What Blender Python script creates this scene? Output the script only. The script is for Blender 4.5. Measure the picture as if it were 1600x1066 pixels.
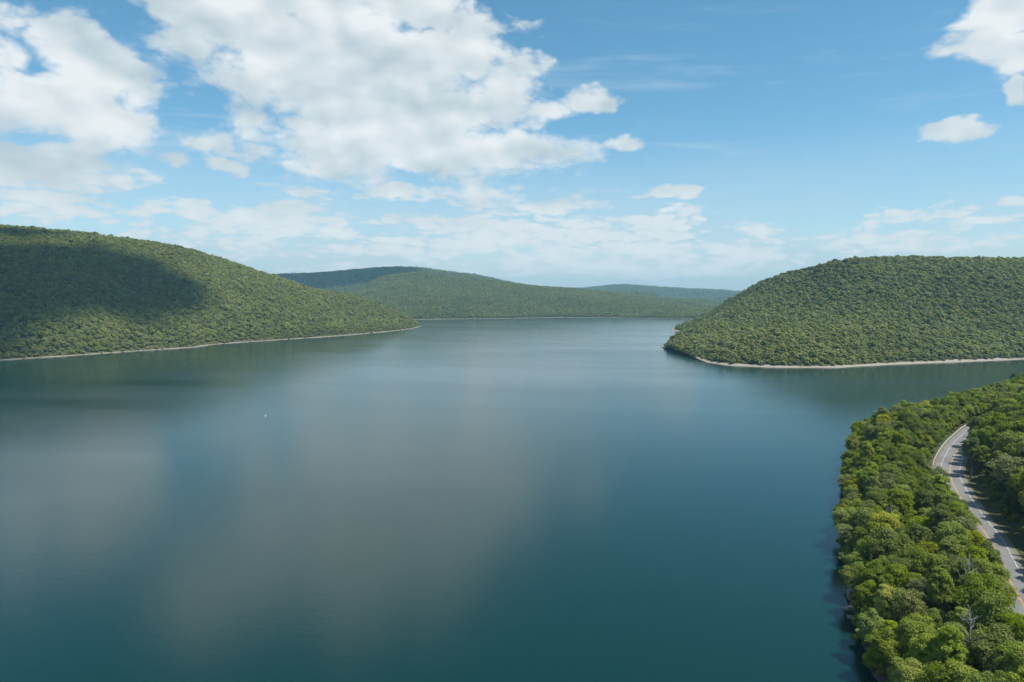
import bpy, math, random
import numpy as np
from mathutils import Vector, Matrix

# ---------------------------------------------------------------- start clean
for o in list(bpy.data.objects):
    bpy.data.objects.remove(o, do_unlink=True)
scene = bpy.context.scene
COL = scene.collection
random.seed(7)
RNG = np.random.default_rng(7)

# ---------------------------------------------------------------- camera
CAM_H = 80.0
F_PX = 1600 * 24.0 / 36.0          # focal length in pixels of the 1600 px photograph
HORIZON = 465.0
PITCH = math.atan((533.0 - HORIZON) / F_PX)
cam_data = bpy.data.cameras.new('camera')
cam_data.sensor_width = 36.0
cam_data.lens = 24.0
cam_data.clip_start = 0.5
cam_data.clip_end = 60000.0
cam = bpy.data.objects.new('camera', cam_data)
COL.objects.link(cam)
cam.location = (0, 0, CAM_H)
cam.rotation_euler = (math.pi / 2 - PITCH, 0, 0)
scene.camera = cam

# ---------------------------------------------------------------- render and view
scene.render.engine = 'CYCLES'
scene.cycles.use_adaptive_sampling = True
scene.cycles.adaptive_threshold = 0.02
scene.cycles.max_bounces = 4
scene.cycles.diffuse_bounces = 2
scene.cycles.glossy_bounces = 2
scene.cycles.transmission_bounces = 3
scene.cycles.volume_bounces = 0
scene.cycles.transparent_max_bounces = 4
scene.cycles.caustics_reflective = False
scene.cycles.caustics_refractive = False
scene.cycles.sample_clamp_indirect = 4.0
scene.cycles.use_denoising = True
scene.cycles.denoiser = 'OPENIMAGEDENOISE'
scene.cycles.denoising_input_passes = 'RGB_ALBEDO_NORMAL'
scene.cycles.denoising_prefilter = 'ACCURATE'
scene.view_settings.view_transform = 'Standard'
scene.view_settings.look = 'None'
scene.view_settings.exposure = 0.35
scene.view_settings.gamma = 1.0
scene.view_settings.use_curve_mapping = False

# ---------------------------------------------------------------- sun
SUN_EL = math.radians(62.0)
SUN_AZ = math.radians(116.0)       # clockwise from +Y (the way the camera looks): right and a little behind
S = Vector((math.cos(SUN_EL) * math.sin(SUN_AZ), math.cos(SUN_EL) * math.cos(SUN_AZ), math.sin(SUN_EL)))
sun_data = bpy.data.lights.new('sun', 'SUN')
sun_data.energy = 5.0
sun_data.angle = math.radians(0.8)
sun_data.color = (1.0, 0.95, 0.86)
sun = bpy.data.objects.new('sun', sun_data)
COL.objects.link(sun)
sun.rotation_euler = S.to_track_quat('Z', 'Y').to_euler()
sun.location = (0, 0, 400)


# ---------------------------------------------------------------- node helpers
class NT:
    """small wrapper to write node maths as expressions"""
    def __init__(self, tree):
        self.t = tree
        self.n = tree.nodes
        self.l = tree.links

    def put(self, sock, v):
        if isinstance(v, bpy.types.NodeSocket):
            self.l.new(v, sock)
        elif v is not None:
            sock.default_value = v

    def node(self, typ, **kw):
        nd = self.n.new(typ)
        for k, v in kw.items():
            setattr(nd, k, v)
        return nd

    def m(self, op, a, b=None, c=None, clamp=False):
        nd = self.n.new('ShaderNodeMath')
        nd.operation = op
        nd.use_clamp = clamp
        self.put(nd.inputs[0], a)
        if b is not None:
            self.put(nd.inputs[1], b)
        if c is not None:
            self.put(nd.inputs[2], c)
        return nd.outputs[0]

    def vm(self, op, a, b=None):
        nd = self.n.new('ShaderNodeVectorMath')
        nd.operation = op
        self.put(nd.inputs[0], a)
        if b is not None:
            self.put(nd.inputs[1], b)
        return nd.outputs[0]

    def noise(self, vec, scale, detail=4, rough=0.5, dist=0.0, dim='3D', col=False):
        nd = self.n.new('ShaderNodeTexNoise')
        nd.noise_dimensions = dim
        self.put(nd.inputs['Vector'], vec)
        nd.inputs['Scale'].default_value = scale
        nd.inputs['Detail'].default_value = detail
        nd.inputs['Roughness'].default_value = rough
        nd.inputs['Distortion'].default_value = dist
        return nd.outputs['Color'] if col else nd.outputs['Fac']

    def voronoi(self, vec, scale, detail, rough=0.5):
        nd = self.n.new('ShaderNodeTexVoronoi')
        nd.feature = 'F1'
        self.put(nd.inputs['Vector'], vec)
        nd.inputs['Scale'].default_value = scale
        nd.inputs['Detail'].default_value = detail
        nd.inputs['Roughness'].default_value = rough
        nd.inputs['Lacunarity'].default_value = 2.1
        nd.normalize = True
        return nd.outputs['Distance']

    def smooth(self, v, a, b, lo=0.0, hi=1.0):
        nd = self.n.new('ShaderNodeMapRange')
        nd.interpolation_type = 'SMOOTHSTEP'
        self.put(nd.inputs[0], v)
        nd.inputs[1].default_value = a
        nd.inputs[2].default_value = b
        nd.inputs[3].default_value = lo
        nd.inputs[4].default_value = hi
        return nd.outputs[0]

    def lin(self, v, a, b, lo=0.0, hi=1.0):
        nd = self.n.new('ShaderNodeMapRange')
        self.put(nd.inputs[0], v)
        nd.inputs[1].default_value = a
        nd.inputs[2].default_value = b
        nd.inputs[3].default_value = lo
        nd.inputs[4].default_value = hi
        return nd.outputs[0]

    def mix(self, f, a, b, mode='MIX'):
        nd = self.n.new('ShaderNodeMix')
        nd.data_type = 'RGBA'
        nd.blend_type = mode
        nd.clamp_factor = True
        self.put(nd.inputs[0], f)
        self.put(nd.inputs[6], a)
        self.put(nd.inputs[7], b)
        return nd.outputs[2]

    def xyz(self, v):
        nd = self.n.new('ShaderNodeSeparateXYZ')
        self.put(nd.inputs[0], v)
        return nd.outputs

    def comb(self, x, y, z):
        nd = self.n.new('ShaderNodeCombineXYZ')
        self.put(nd.inputs[0], x)
        self.put(nd.inputs[1], y)
        self.put(nd.inputs[2], z)
        return nd.outputs[0]


def c4(c):
    return (c[0], c[1], c[2], 1.0)


def ray(px, py):
    """world direction of a pixel of the 1600x1066 photograph, scaled so that y = 1"""
    cx, cy = (px - 800.0) / F_PX, (533.0 - py) / F_PX
    dx = cx
    dy = math.cos(PITCH) + cy * math.sin(PITCH)
    dz = -math.sin(PITCH) + cy * math.cos(PITCH)
    return dx / dy, dz / dy


def at(px, py, Z):
    """world point seen at a pixel, Z metres ahead"""
    dx, dz = ray(px, py)
    return (dx * Z, Z, CAM_H + dz * Z)


def onplane(px, py, z=0.0):
    """world point of a pixel lying at height z"""
    dx, dz = ray(px, py)
    Z = (z - CAM_H) / dz
    return (dx * Z, Z)


def project(P):
    """pixel of world points (n,3)"""
    P = np.asarray(P, float)
    x, y, z = P[:, 0], P[:, 1], P[:, 2] - CAM_H
    f = y * math.cos(PITCH) - z * math.sin(PITCH)
    u = y * math.sin(PITCH) + z * math.cos(PITCH)
    f = np.where(f < 1, 1, f)
    return np.stack([800 + F_PX * x / f, 533 - F_PX * u / f, f], 1)


# ---------------------------------------------------------------- world: sky with clouds
SKY_STRENGTH = 0.075
# cloud masses of the real sky: azimuth / elevation from their place in the view
CLOUD_MASSES = [  # px, py, half width, half height, weight
    (400, 20, 180, 75, 1.0), (540, 60, 200, 95, 1.1), (690, 110, 150, 95, 1.0), (560, 190, 170, 95, 1.0),
    (660, 235, 210, 50, 1.0), (790, 160, 65, 42, .85), (470, 120, 150, 60, .9), (400, 190, 70, 35, .7),
    (620, 20, 120, 60, .9), (780, 245, 90, 32, .7), (560, 270, 110, 26, .8),
    (5, 60, 55, 85, .95), (120, 55, 75, 55, .95), (60, 165, 140, 50, 1.05), (160, 195, 90, 40, .8), (50, 262, 150, 36, 1.05),
    (20, 222, 45, 18, .9), (150, 130, 90, 36, .6),
    (330, 222, 50, 24, .9), (356, 258, 42, 15, .95), (272, 250, 42, 16, .8), (225, 240, 60, 20, .45),
    (100, 325, 120, 20, .85), (300, 330, 70, 15, .95), (420, 345, 120, 22, .95), (505, 360, 55, 17, .95), (480, 308, 50, 9, .7),
    (330, 372, 120, 18, .55), (540, 395, 60, 12, .75), (420, 395, 70, 12, .55),
    (640, 303, 75, 16, .95), (760, 305, 90, 24, .8), (850, 325, 90, 16, .9), (720, 350, 110, 15, .8), (880, 350, 90, 12, .6),
    (918, 150, 40, 19, .85), (972, 228, 46, 20, 1.05), (1028, 244, 26, 9, .7),
    (1060, 296, 38, 15, 1.0), (1040, 345, 70, 12, .95), (1075, 328, 50, 12, .7), (1185, 360, 45, 10, .85), (1000, 300, 90, 8, .4),
    (1555, 40, 80, 45, 1.05), (1490, 72, 42, 18, .75), (1640, 30, 90, 70, 1.0), (1600, 140, 30, 24, .9), (1495, 201, 62, 18, 1.05),
    (760, 380, 160, 15, 1.07), (960, 388, 150, 14, 1.07), (1130, 405, 130, 12, 1.02), (1000, 420, 190, 12, 0.92), (640, 402, 80, 11, 1.02),
    (850, 410, 150, 12, 0.97), (1180, 388, 100, 11, 0.92), (980, 365, 110, 12, 1.02), (600, 425, 150, 9, 0.82), (830, 360, 120, 12, 0.97), (1400, 380, 220, 16, 0.72), (1500, 340, 160, 16, 0.62),
]


def build_world():
    w = bpy.data.worlds.new('World')
    scene.world = w
    w.use_nodes = True
    t = NT(w.node_tree)
    t.n.clear()
    out = t.node('ShaderNodeOutputWorld')
    sky = t.node('ShaderNodeTexSky', sky_type='NISHITA')
    sky.sun_disc = False
    sky.sun_elevation = SUN_EL
    sky.sun_rotation = SUN_AZ
    sky.altitude = 400.0
    sky.air_density = 1.0
    sky.dust_density = 0.6
    sky.ozone_density = 2.0
    tc = t.node('ShaderNodeTexCoord')
    D = tc.outputs['Generated']
    X, Y, Z = t.xyz(D)
    U = t.m('ARCTAN2', X, Y)
    V = t.m('ARCSINE', Z)

    def density(masses):
        """cloud density in direction D"""
        x, y, z = X, Y, Z
        pa = t.comb(x, y, t.m('MULTIPLY', z, 1.7))
        pb = t.comb(x, y, t.m('MULTIPLY', z, 2.5))
        na = t.noise(pa, 6.0, 6, 0.48, 0.1)
        nb = t.noise(pb, 21.0, 5, 0.48, 0.1)
        lo = t.smooth(V, 0.05, 0.24)
        n = t.m('ADD', t.m('MULTIPLY', na, lo), t.m('MULTIPLY', nb, t.m('SUBTRACT', 1.0, lo)))
        u, v = U, V
        # ragged outlines: the masses are looked up at a noisy place
        wc = t.noise(pa, 11.0, 6, 0.52, 0.0, col=True)
        wx, wy, _ = t.xyz(wc)
        amp = t.lin(V, 0.0, 0.4, 0.05, 0.13)
        u = t.m('ADD', u, t.m('MULTIPLY', t.m('SUBTRACT', wx, 0.5), amp))
        v = t.m('ADD', v, t.m('MULTIPLY', t.m('SUBTRACT', wy, 0.5), t.m('MULTIPLY', amp, 0.6)))
        B = None
        for (px, py, hw, hh, wt) in masses:
            dx, dz = ray(px, py)
            u0 = math.atan2(dx, 1.0)
            v0 = math.atan2(dz, math.hypot(dx, 1.0))
            cu = math.cos(u0)
            big_ = min(1.0, max(0.0, (hw * hh - 500) / 2500))
            ru = hw / F_PX * cu * cu * (0.92 + 0.2 * big_)
            rv = hh / F_PX * cu * (0.92 + 0.23 * big_)
            a = t.m('MULTIPLY_ADD', u, 1 / ru, -u0 / ru)
            b = t.m('MULTIPLY_ADD', v, 1 / rv, -v0 / rv)
            r2 = t.m('MULTIPLY_ADD', a, a, t.m('MULTIPLY', b, b))
            g = t.m('MULTIPLY_ADD', r2, -wt * 0.62, wt)
            B = g if B is None else t.m('SMOOTH_MAX', B, g, 0.15)
        B = t.m('MAXIMUM', B, -1.0)
        # the rest of the sky, past the edges of the view, carries clouds of the same kind
        big = t.noise(pa, 2.3, 2, 0.5)
        gen = t.m('MULTIPLY_ADD', big, 5.0, -2.6)
        side = t.m('MAXIMUM', t.smooth(t.m('ABSOLUTE', U), 0.68, 0.85), t.smooth(V, 0.44, 0.6))
        B = t.m('ADD', t.m('MULTIPLY', B, t.m('SUBTRACT', 1.0, side)), t.m('MULTIPLY', gen, side))
        nn = t.m('MULTIPLY_ADD', n, 3.0, -1.5)
        # billowing heads: round puffs of several sizes
        wp = t.vm('ADD', pa, t.vm('SCALE', wc))
        wp.node.inputs[1].links[0].from_node.inputs['Scale'].default_value = 0.05
        va = t.voronoi(wp, 15.0, 3.0, 0.55)
        wq = t.vm('MULTIPLY', wp, (1.0, 1.0, 1.9))
        vb = t.m('MULTIPLY_ADD', t.voronoi(wq, 36.0, 2.0, 0.5), 1.5, -0.14)
        vv = t.m('ADD', t.m('MULTIPLY', va, lo), t.m('MULTIPLY', vb, t.m('SUBTRACT', 1.0, lo)))
        nn = t.m('ADD', nn, t.m('ADD', t.smooth(V, 0.17, 0.05, 0.0, 0.22), t.m('MULTIPLY_ADD', vv, -2.9, 0.72)))
        return t.m('ADD', t.m('MULTIPLY_ADD', B, 1.25, -0.10), nn), n

    d0, n0 = density(CLOUD_MASSES)

    def relief(off):
        """coarse billow height, compared a little way toward the sun to tell lit heads from shaded bases"""
        x, y, z = t.xyz(t.vm('ADD', D, off) if off else D)
        p = t.comb(x, y, t.m('MULTIPLY', z, 1.7))
        h = t.m('MULTIPLY_ADD', t.voronoi(p, 15.0, 1.0, 0.5), -2.4, t.m('MULTIPLY', t.noise(p, 7.0, 3, 0.5), 3.6))
        u = t.m('ADD', U, off[0]) if off else U
        v = t.m('ADD', V, off[2]) if off else V
        B = None
        for (px, py, hw, hh, wt) in [c for c in CLOUD_MASSES if c[2] * c[3] > 6000]:
            dx, dz = ray(px, py)
            u0, v0 = math.atan2(dx, 1.0), math.atan2(dz, math.hypot(dx, 1.0))
            ru, rv = hw / F_PX * math.cos(u0) ** 2 * 1.1, hh / F_PX * math.cos(u0) * 1.15
            a = t.m('MULTIPLY_ADD', u, 1 / ru, -u0 / ru)
            b = t.m('MULTIPLY_ADD', v, 1 / rv, -v0 / rv)
            g = t.m('MULTIPLY_ADD', t.m('MULTIPLY_ADD', a, a, t.m('MULTIPLY', b, b)), -wt * 0.62, wt)
            B = g if B is None else t.m('MAXIMUM', B, g)
        return t.m('ADD', h, t.m('MAXIMUM', B, -0.5))

    slope = t.m('SUBTRACT', relief(None), relief((0.013, 0.0, 0.021)))
    soft = t.lin(V, 0.0, 0.4, 0.9, 0.6)
    alpha = t.m('DIVIDE', d0, soft, clamp=True)
    alpha = t.smooth(alpha, 0.0, 1.0)
    lit = t.m('MULTIPLY_ADD', slope, 0.62, 0.57, clamp=True)
    low = t.smooth(V, 0.17, 0.07)
    lit = t.m('ADD', t.m('MULTIPLY', lit, t.m('SUBTRACT', 1.0, low)), t.m('MULTIPLY', t.m('MULTIPLY_ADD', d0, 0.35, 0.45, clamp=True), low), clamp=True)
    thick = t.smooth(d0, 0.3, 2.2)
    lit = t.m('SUBTRACT', lit, t.m('MULTIPLY', thick, 0.12), clamp=True)
    ccol = t.mix(lit, c4((0.50, 0.60, 0.65)), c4((0.86, 0.89, 0.89)))
    far_air = t.smooth(V, 0.20, 0.02, 0.0, 0.38)          # low clouds stand far off, behind more air
    ccol = t.mix(far_air, ccol, c4((0.74, 0.81, 0.84)))
    alpha = t.m('MULTIPLY', alpha, 0.95)
    # thin high veil low over the horizon
    vn = t.noise(t.comb(X, Y, t.m('MULTIPLY', Z, 5.0)), 2.6, 6, 0.55, 0.4)
    band = t.m('MULTIPLY', t.smooth(V, 0.24, 0.07), t.smooth(V, -0.05, 0.0))
    veil = t.m('MULTIPLY', t.smooth(vn, 0.25, 0.58), band)
    veil = t.m('MAXIMUM', veil, t.smooth(V, 0.15, 0.0, 0.0, 0.80))
    vn2 = t.noise(t.comb(t.m('MULTIPLY_ADD', Z, 2.0, X), Y, t.m('MULTIPLY', Z, 9.0)), 3.4, 7, 0.6, 0.6)
    wisps = t.m('MULTIPLY', t.smooth(vn2, 0.51, 0.74), t.smooth(V, 0.5, 0.15))
    veil = t.m('MAXIMUM', t.m('MULTIPLY', veil, 0.66), t.m('MULTIPLY', wisps, 0.5))
    bg_sky = t.node('ShaderNodeBackground')
    hs = t.node('ShaderNodeHueSaturation')
    hs.inputs['Saturation'].default_value = 1.22
    hs.inputs['Hue'].default_value = 0.481
    hs.inputs['Value'].default_value = 1.55
    t.l.new(sky.outputs[0], hs.inputs['Color'])
    t.l.new(hs.outputs[0], bg_sky.inputs['Color'])
    bg_sky.inputs['Strength'].default_value = SKY_STRENGTH
    bg_veil = t.node('ShaderNodeBackground')
    bg_veil.inputs['Color'].default_value = c4((0.55, 0.70, 0.80))
    bg_veil.inputs['Strength'].default_value = 0.8
    bg_cl = t.node('ShaderNodeBackground')
    t.l.new(ccol, bg_cl.inputs['Color'])
    bg_cl.inputs['Strength'].default_value = 0.84
    m1 = t.node('ShaderNodeMixShader')
    t.put(m1.inputs[0], veil)
    t.l.new(bg_sky.outputs[0], m1.inputs[1])
    t.l.new(bg_veil.outputs[0], m1.inputs[2])
    m2 = t.node('ShaderNodeMixShader')
    t.put(m2.inputs[0], alpha)
    t.l.new(m1.outputs[0], m2.inputs[1])
    t.l.new(bg_cl.outputs[0], m2.inputs[2])
    t.l.new(m2.outputs[0], out.inputs['Surface'])
    w.cycles.sampling_method = 'MANUAL'
    w.cycles.sample_map_resolution = 512


build_world()


# ---------------------------------------------------------------- mesh helpers
def tag(o, label=None, cat=None, group=None, kind=None):
    if label:
        o['label'] = label
    if cat:
        o['category'] = cat
    if group:
        o['group'] = group
    if kind:
        o['kind'] = kind
    return o


def mesh_quads(name, V, Q, mats=(), smooth=False):
    """mesh from vertex array (n,3) and quad array (m,4) (or triangles (m,3))"""
    V = np.ascontiguousarray(V, dtype=np.float32)
    Q = np.ascontiguousarray(Q, dtype=np.int32)
    k = Q.shape[1]
    me = bpy.data.meshes.new(name)
    me.vertices.add(len(V))
    me.vertices.foreach_set('co', V.ravel())
    me.loops.add(Q.size)
    me.loops.foreach_set('vertex_index', Q.ravel())
    me.polygons.add(len(Q))
    me.polygons.foreach_set('loop_start', np.arange(0, Q.size, k, dtype=np.int32))
    me.polygons.foreach_set('use_smooth', np.full(len(Q), smooth, dtype=bool))
    me.update(calc_edges=True)
    for m in mats:
        me.materials.append(m)
    return me


def link(name, me, parent=None):
    o = bpy.data.objects.new(name, me)
    COL.objects.link(o)
    if parent:
        o.parent = parent
    return o


_T = np.random.default_rng(3).random((256, 256))


def vnoise(x, y):
    xi = np.floor(x).astype(int)
    yi = np.floor(y).astype(int)
    fx, fy = x - xi, y - yi
    fx = fx * fx * (3 - 2 * fx)
    fy = fy * fy * (3 - 2 * fy)
    g = lambda a, b: _T[a & 255, b & 255]
    return (g(xi, yi) * (1 - fx) + g(xi + 1, yi) * fx) * (1 - fy) + (g(xi, yi + 1) * (1 - fx) + g(xi + 1, yi + 1) * fx) * fy


def fbm(x, y, s, octv=4):
    r, a, tot = 0, 1.0, 0
    for i in range(octv):
        r = r + a * (vnoise(x / s + 17.3 * i, y / s + 5.1 * i) - 0.5)
        tot += a
        a *= 0.5
        s *= 0.5
    return 2 * r / tot


def seg_dist(P, A, B):
    """distance (n,) from points to a chain of segments A[i]-B[i], and index / parameter of the nearest"""
    best = np.full(len(P), 1e18)
    bi = np.zeros(len(P), int)
    bt = np.zeros(len(P))
    for i in range(len(A)):
        d = B[i] - A[i]
        L = float(d @ d) + 1e-9
        tt = np.clip(((P - A[i]) @ d) / L, 0, 1)
        q = P - (A[i] + tt[:, None] * d)
        dd = (q * q).sum(1)
        s = dd < best
        best = np.where(s, dd, best)
        bi = np.where(s, i, bi)
        bt = np.where(s, tt, bt)
    return np.sqrt(best), bi, bt


def inside(P, poly):
    x, y = P[:, 0], P[:, 1]
    r = np.zeros(len(P), bool)
    n = len(poly)
    for i in range(n):
        x0, y0 = poly[i]
        x1, y1 = poly[(i + 1) % n]
        c = ((y0 > y) != (y1 > y)) & (x < (x1 - x0) * (y - y0) / (y1 - y0 + 1e-12) + x0)
        r ^= c
    return r


def sdist(P, poly):
    poly = np.asarray(poly, float)
    d, _, _ = seg_dist(P, poly, np.roll(poly, -1, 0))
    return np.where(inside(P, poly), d, -d)


def catmull(pts, n=8):
    pts = np.asarray(pts, float)
    P = np.vstack([2 * pts[0] - pts[1], pts, 2 * pts[-1] - pts[-2]])
    out = []
    for i in range(1, len(P) - 2):
        for k in range(n):
            t = k / n
            a, b, c, d = P[i - 1], P[i], P[i + 1], P[i + 2]
            out.append(0.5 * ((2 * b) + (c - a) * t + (2 * a - 5 * b + 4 * c - d) * t * t + (3 * b - a - 3 * c + d) * t ** 3))
    out.append(P[-2])
    return np.array(out)


# ---------------------------------------------------------------- materials
def new_mat(name):
    m = bpy.data.materials.new(name)
    m.use_nodes = True
    t = NT(m.node_tree)
    b = m.node_tree.nodes['Principled BSDF']
    return m, t, b


def leaf_material(name, tint, hue_var=0.35):
    m, t, b = new_mat(name)
    oi = t.node('ShaderNodeObjectInfo')
    geo = t.node('ShaderNodeNewGeometry')
    rnd_leaf = geo.outputs['Random Per Island']
    rnd_tree = oi.outputs['Random']
    col = c4(tint)
    # stands of slightly different trees over the hillside
    big = t.m('MULTIPLY_ADD', t.noise(oi.outputs['Location'], 0.022, 2, 0.6), 0.55, t.m('MULTIPLY', t.noise(oi.outputs['Location'], 0.006, 3, 0.6), 0.6))
    hs = t.node('ShaderNodeHueSaturation')
    t.put(hs.inputs['Color'], col)
    hue = t.m('ADD', t.m('MULTIPLY_ADD', rnd_tree, 0.018, 0.489), t.m('MULTIPLY_ADD', rnd_leaf, 0.02, -0.010))
    t.put(hs.inputs['Hue'], hue)
    t.put(hs.inputs['Saturation'], t.m('MULTIPLY_ADD', t.m('FRACT', t.m('MULTIPLY', rnd_tree, 7.13)), 0.3, 0.8))
    val = t.m('MULTIPLY', t.m('MULTIPLY_ADD', t.m('FRACT', t.m('MULTIPLY', rnd_tree, 13.7)), hue_var * 1.3, 1 - hue_var * .6),
              t.m('MULTIPLY_ADD', rnd_leaf, 0.5, 0.75))
    val = t.m('MULTIPLY', val, t.m('MULTIPLY_ADD', big, 0.9, 0.48))
    t.put(hs.inputs['Value'], val)
    c = hs.outputs[0]
    t.put(b.inputs['Base Color'], c)
    b.inputs['Roughness'].default_value = 0.55
    b.inputs['Specular IOR Level'].default_value = 0.25
    tr = t.node('ShaderNodeBsdfTranslucent')
    t.put(tr.inputs['Color'], t.mix(1.0, c, c4((1.25, 1.2, 0.55)), 'MULTIPLY'))
    mx = t.node('ShaderNodeMixShader')
    mx.inputs[0].default_value = 0.40
    t.l.new(b.outputs[0], mx.inputs[1])
    t.l.new(tr.outputs[0], mx.inputs[2])
    t.l.new(mx.outputs[0], m.node_tree.nodes['Material Output'].inputs['Surface'])
    return m


def bark_material(name, c0, c1):
    m, t, b = new_mat(name)
    geo = t.node('ShaderNodeNewGeometry')
    n = t.noise(geo.outputs['Position'], 3.0, 5, 0.6)
    t.put(b.inputs['Base Color'], t.mix(n, c4(c0), c4(c1)))
    b.inputs['Roughness'].default_value = 0.9
    return m


def land_material(name, top, gravel=((0.20, 0.175, 0.14), (0.34, 0.305, 0.255))):
    """bare gravel and rock along the water, leaf litter and moss above"""
    m, t, b = new_mat(name)
    geo = t.node('ShaderNodeNewGeometry')
    P = geo.outputs['Position']
    _, _, z = t.xyz(P)
    n1 = t.noise(P, 0.12, 5, 0.6)
    n2 = t.noise(P, 1.1, 5, 0.65)
    litter = t.mix(n1, c4((0.055, 0.05, 0.028)), c4((0.05, 0.075, 0.022)))
    litter = t.mix(t.smooth(n2, 0.4, 0.7), litter, c4((0.085, 0.08, 0.04)))
    grav = t.mix(n2, c4(gravel[0]), c4(gravel[1]))
    wet = t.mix(0.5, grav, c4((0.10, 0.09, 0.07)))
    grav = t.mix(t.smooth(t.m('ADD', z, t.m('MULTIPLY', n1, 0.3)), 0.25, 0.6), wet, grav)
    n3 = t.noise(P, 0.022, 3, 0.6)
    k = t.smooth(t.m('ADD', t.m('MULTIPLY_ADD', n3, top * 2.6, -top * 1.3), t.m('ADD', z, t.m('MULTIPLY_ADD', n1, 1.6, -0.8))), top - 0.4, top + 0.5)
    t.put(b.inputs['Base Color'], t.mix(k, grav, litter))
    b.inputs['Roughness'].default_value = 0.95
    b.inputs['Specular IOR Level'].default_value = 0.15
    bp = t.node('ShaderNodeBump')
    bp.inputs['Strength'].default_value = 0.6
    bp.inputs['Distance'].default_value = 0.25
    t.put(bp.inputs['Height'], n2)
    t.l.new(bp.outputs[0], b.inputs['Normal'])
    return m


def water_material():
    m, t, b = new_mat('lake_water')
    geo = t.node('ShaderNodeNewGeometry')
    P = geo.outputs['Position']
    x, y, z = t.xyz(P)
    # wind lanes: calmer and rougher bands lying across the view
    lanes = t.noise(t.comb(t.m('MULTIPLY', x, 0.0022), t.m('MULTIPLY_ADD', x, 0.0016, t.m('MULTIPLY', y, 0.008)), 0.0), 1.0, 5, 0.6, 0.5)
    b.inputs['Base Color'].default_value = c4((0.0006, 0.021, 0.017))
    t.put(b.inputs['Roughness'], t.lin(lanes, 0.34, 0.66, 0.12, 0.19))
    b.inputs['IOR'].default_value = 1.44
    b.inputs['Specular IOR Level'].default_value = 0.5
    w1 = t.noise(t.comb(t.m('MULTIPLY', x, 0.55), t.m('MULTIPLY_ADD', x, 0.2, y), 0.0), 0.55, 3, 0.55, 0.3)
    w2 = t.noise(t.comb(t.m('MULTIPLY', x, 0.7), y, 0.0), 2.2, 2, 0.5)
    h = t.m('ADD', t.m('MULTIPLY', w1, 0.030), t.m('MULTIPLY', w2, 0.010))
    bp = t.node('ShaderNodeBump')
    bp.inputs['Strength'].default_value = 1.0
    bp.inputs['Distance'].default_value = 1.0
    t.put(bp.inputs['Height'], t.m('MULTIPLY', h, t.lin(lanes, 0.3, 0.7, 0.6, 1.1)))
    t.l.new(bp.outputs[0], b.inputs['Normal'])
    return m


def plain_material(name, c0, c1, scale=2.0, rough=0.8, metal=0.0, detail=5):
    m, t, b = new_mat(name)
    geo = t.node('ShaderNodeNewGeometry')
    n = t.noise(geo.outputs['Position'], scale, detail, 0.65)
    t.put(b.inputs['Base Color'], t.mix(t.smooth(n, 0.3, 0.7), c4(c0), c4(c1)))
    b.inputs['Roughness'].default_value = rough
    b.inputs['Metallic'].default_value = metal
    return m


# leaf colours by tone
TONE = {
    'yellow-green': (0.300, 0.325, 0.022), 'bright green': (0.222, 0.285, 0.022), 'mid green': (0.180, 0.240, 0.024),
    'deep green': (0.118, 0.172, 0.024), 'olive': (0.205, 0.226, 0.042), 'grey-green': (0.220, 0.245, 0.090), 'dark evergreen': (0.060, 0.100, 0.028),
}
LEAF = {k: leaf_material('leaves_' + k.replace(' ', '_').replace('-', '_'), v) for k, v in TONE.items()}
HILL_TONE = {'yellow-green': (0.250, 0.265, 0.052), 'bright green': (0.198, 0.232, 0.047), 'mid green': (0.176, 0.212, 0.047), 'deep green': (0.140, 0.182, 0.045),
             'olive': (0.206, 0.215, 0.053), 'dark evergreen': (0.070, 0.112, 0.042)}
HLEAF = {k: leaf_material('hill_leaves_' + k.replace(' ', '_').replace('-', '_'), v, 0.22) for k, v in HILL_TONE.items()}
M_BARK = bark_material('bark', (0.07, 0.055, 0.04), (0.16, 0.14, 0.11))
M_DEAD = bark_material('bleached_wood', (0.19, 0.17, 0.14), (0.36, 0.335, 0.29))
M_WATER = water_material()

# ---------------------------------------------------------------- ground sheet and water
def sheet(name, x0, x1, y0, y1, z, mat, nx=1, ny=1):
    xs, ys = np.linspace(x0, x1, nx + 1), np.linspace(y0, y1, ny + 1)
    V = [(x, y, z) for y in ys for x in xs]
    Q = [(j * (nx + 1) + i, j * (nx + 1) + i + 1, (j + 1) * (nx + 1) + i + 1, (j + 1) * (nx + 1) + i) for j in range(ny) for i in range(nx)]
    return link(name, mesh_quads(name, np.array(V), np.array(Q), [mat]))


M_GROUND = land_material('ground_soil', -30.0)
g = sheet('ground', -13000, 13000, -4000, 13500, -14.0, M_GROUND)
tag(g, 'valley floor under the lake and hills', 'ground', kind='structure')
wtr = sheet('lake_water', -12500, 12500, -3500, 13000, 0.0, M_WATER)
tag(wtr, 'broad calm blue-green lake reflecting clouds', 'lake', kind='structure')


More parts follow.
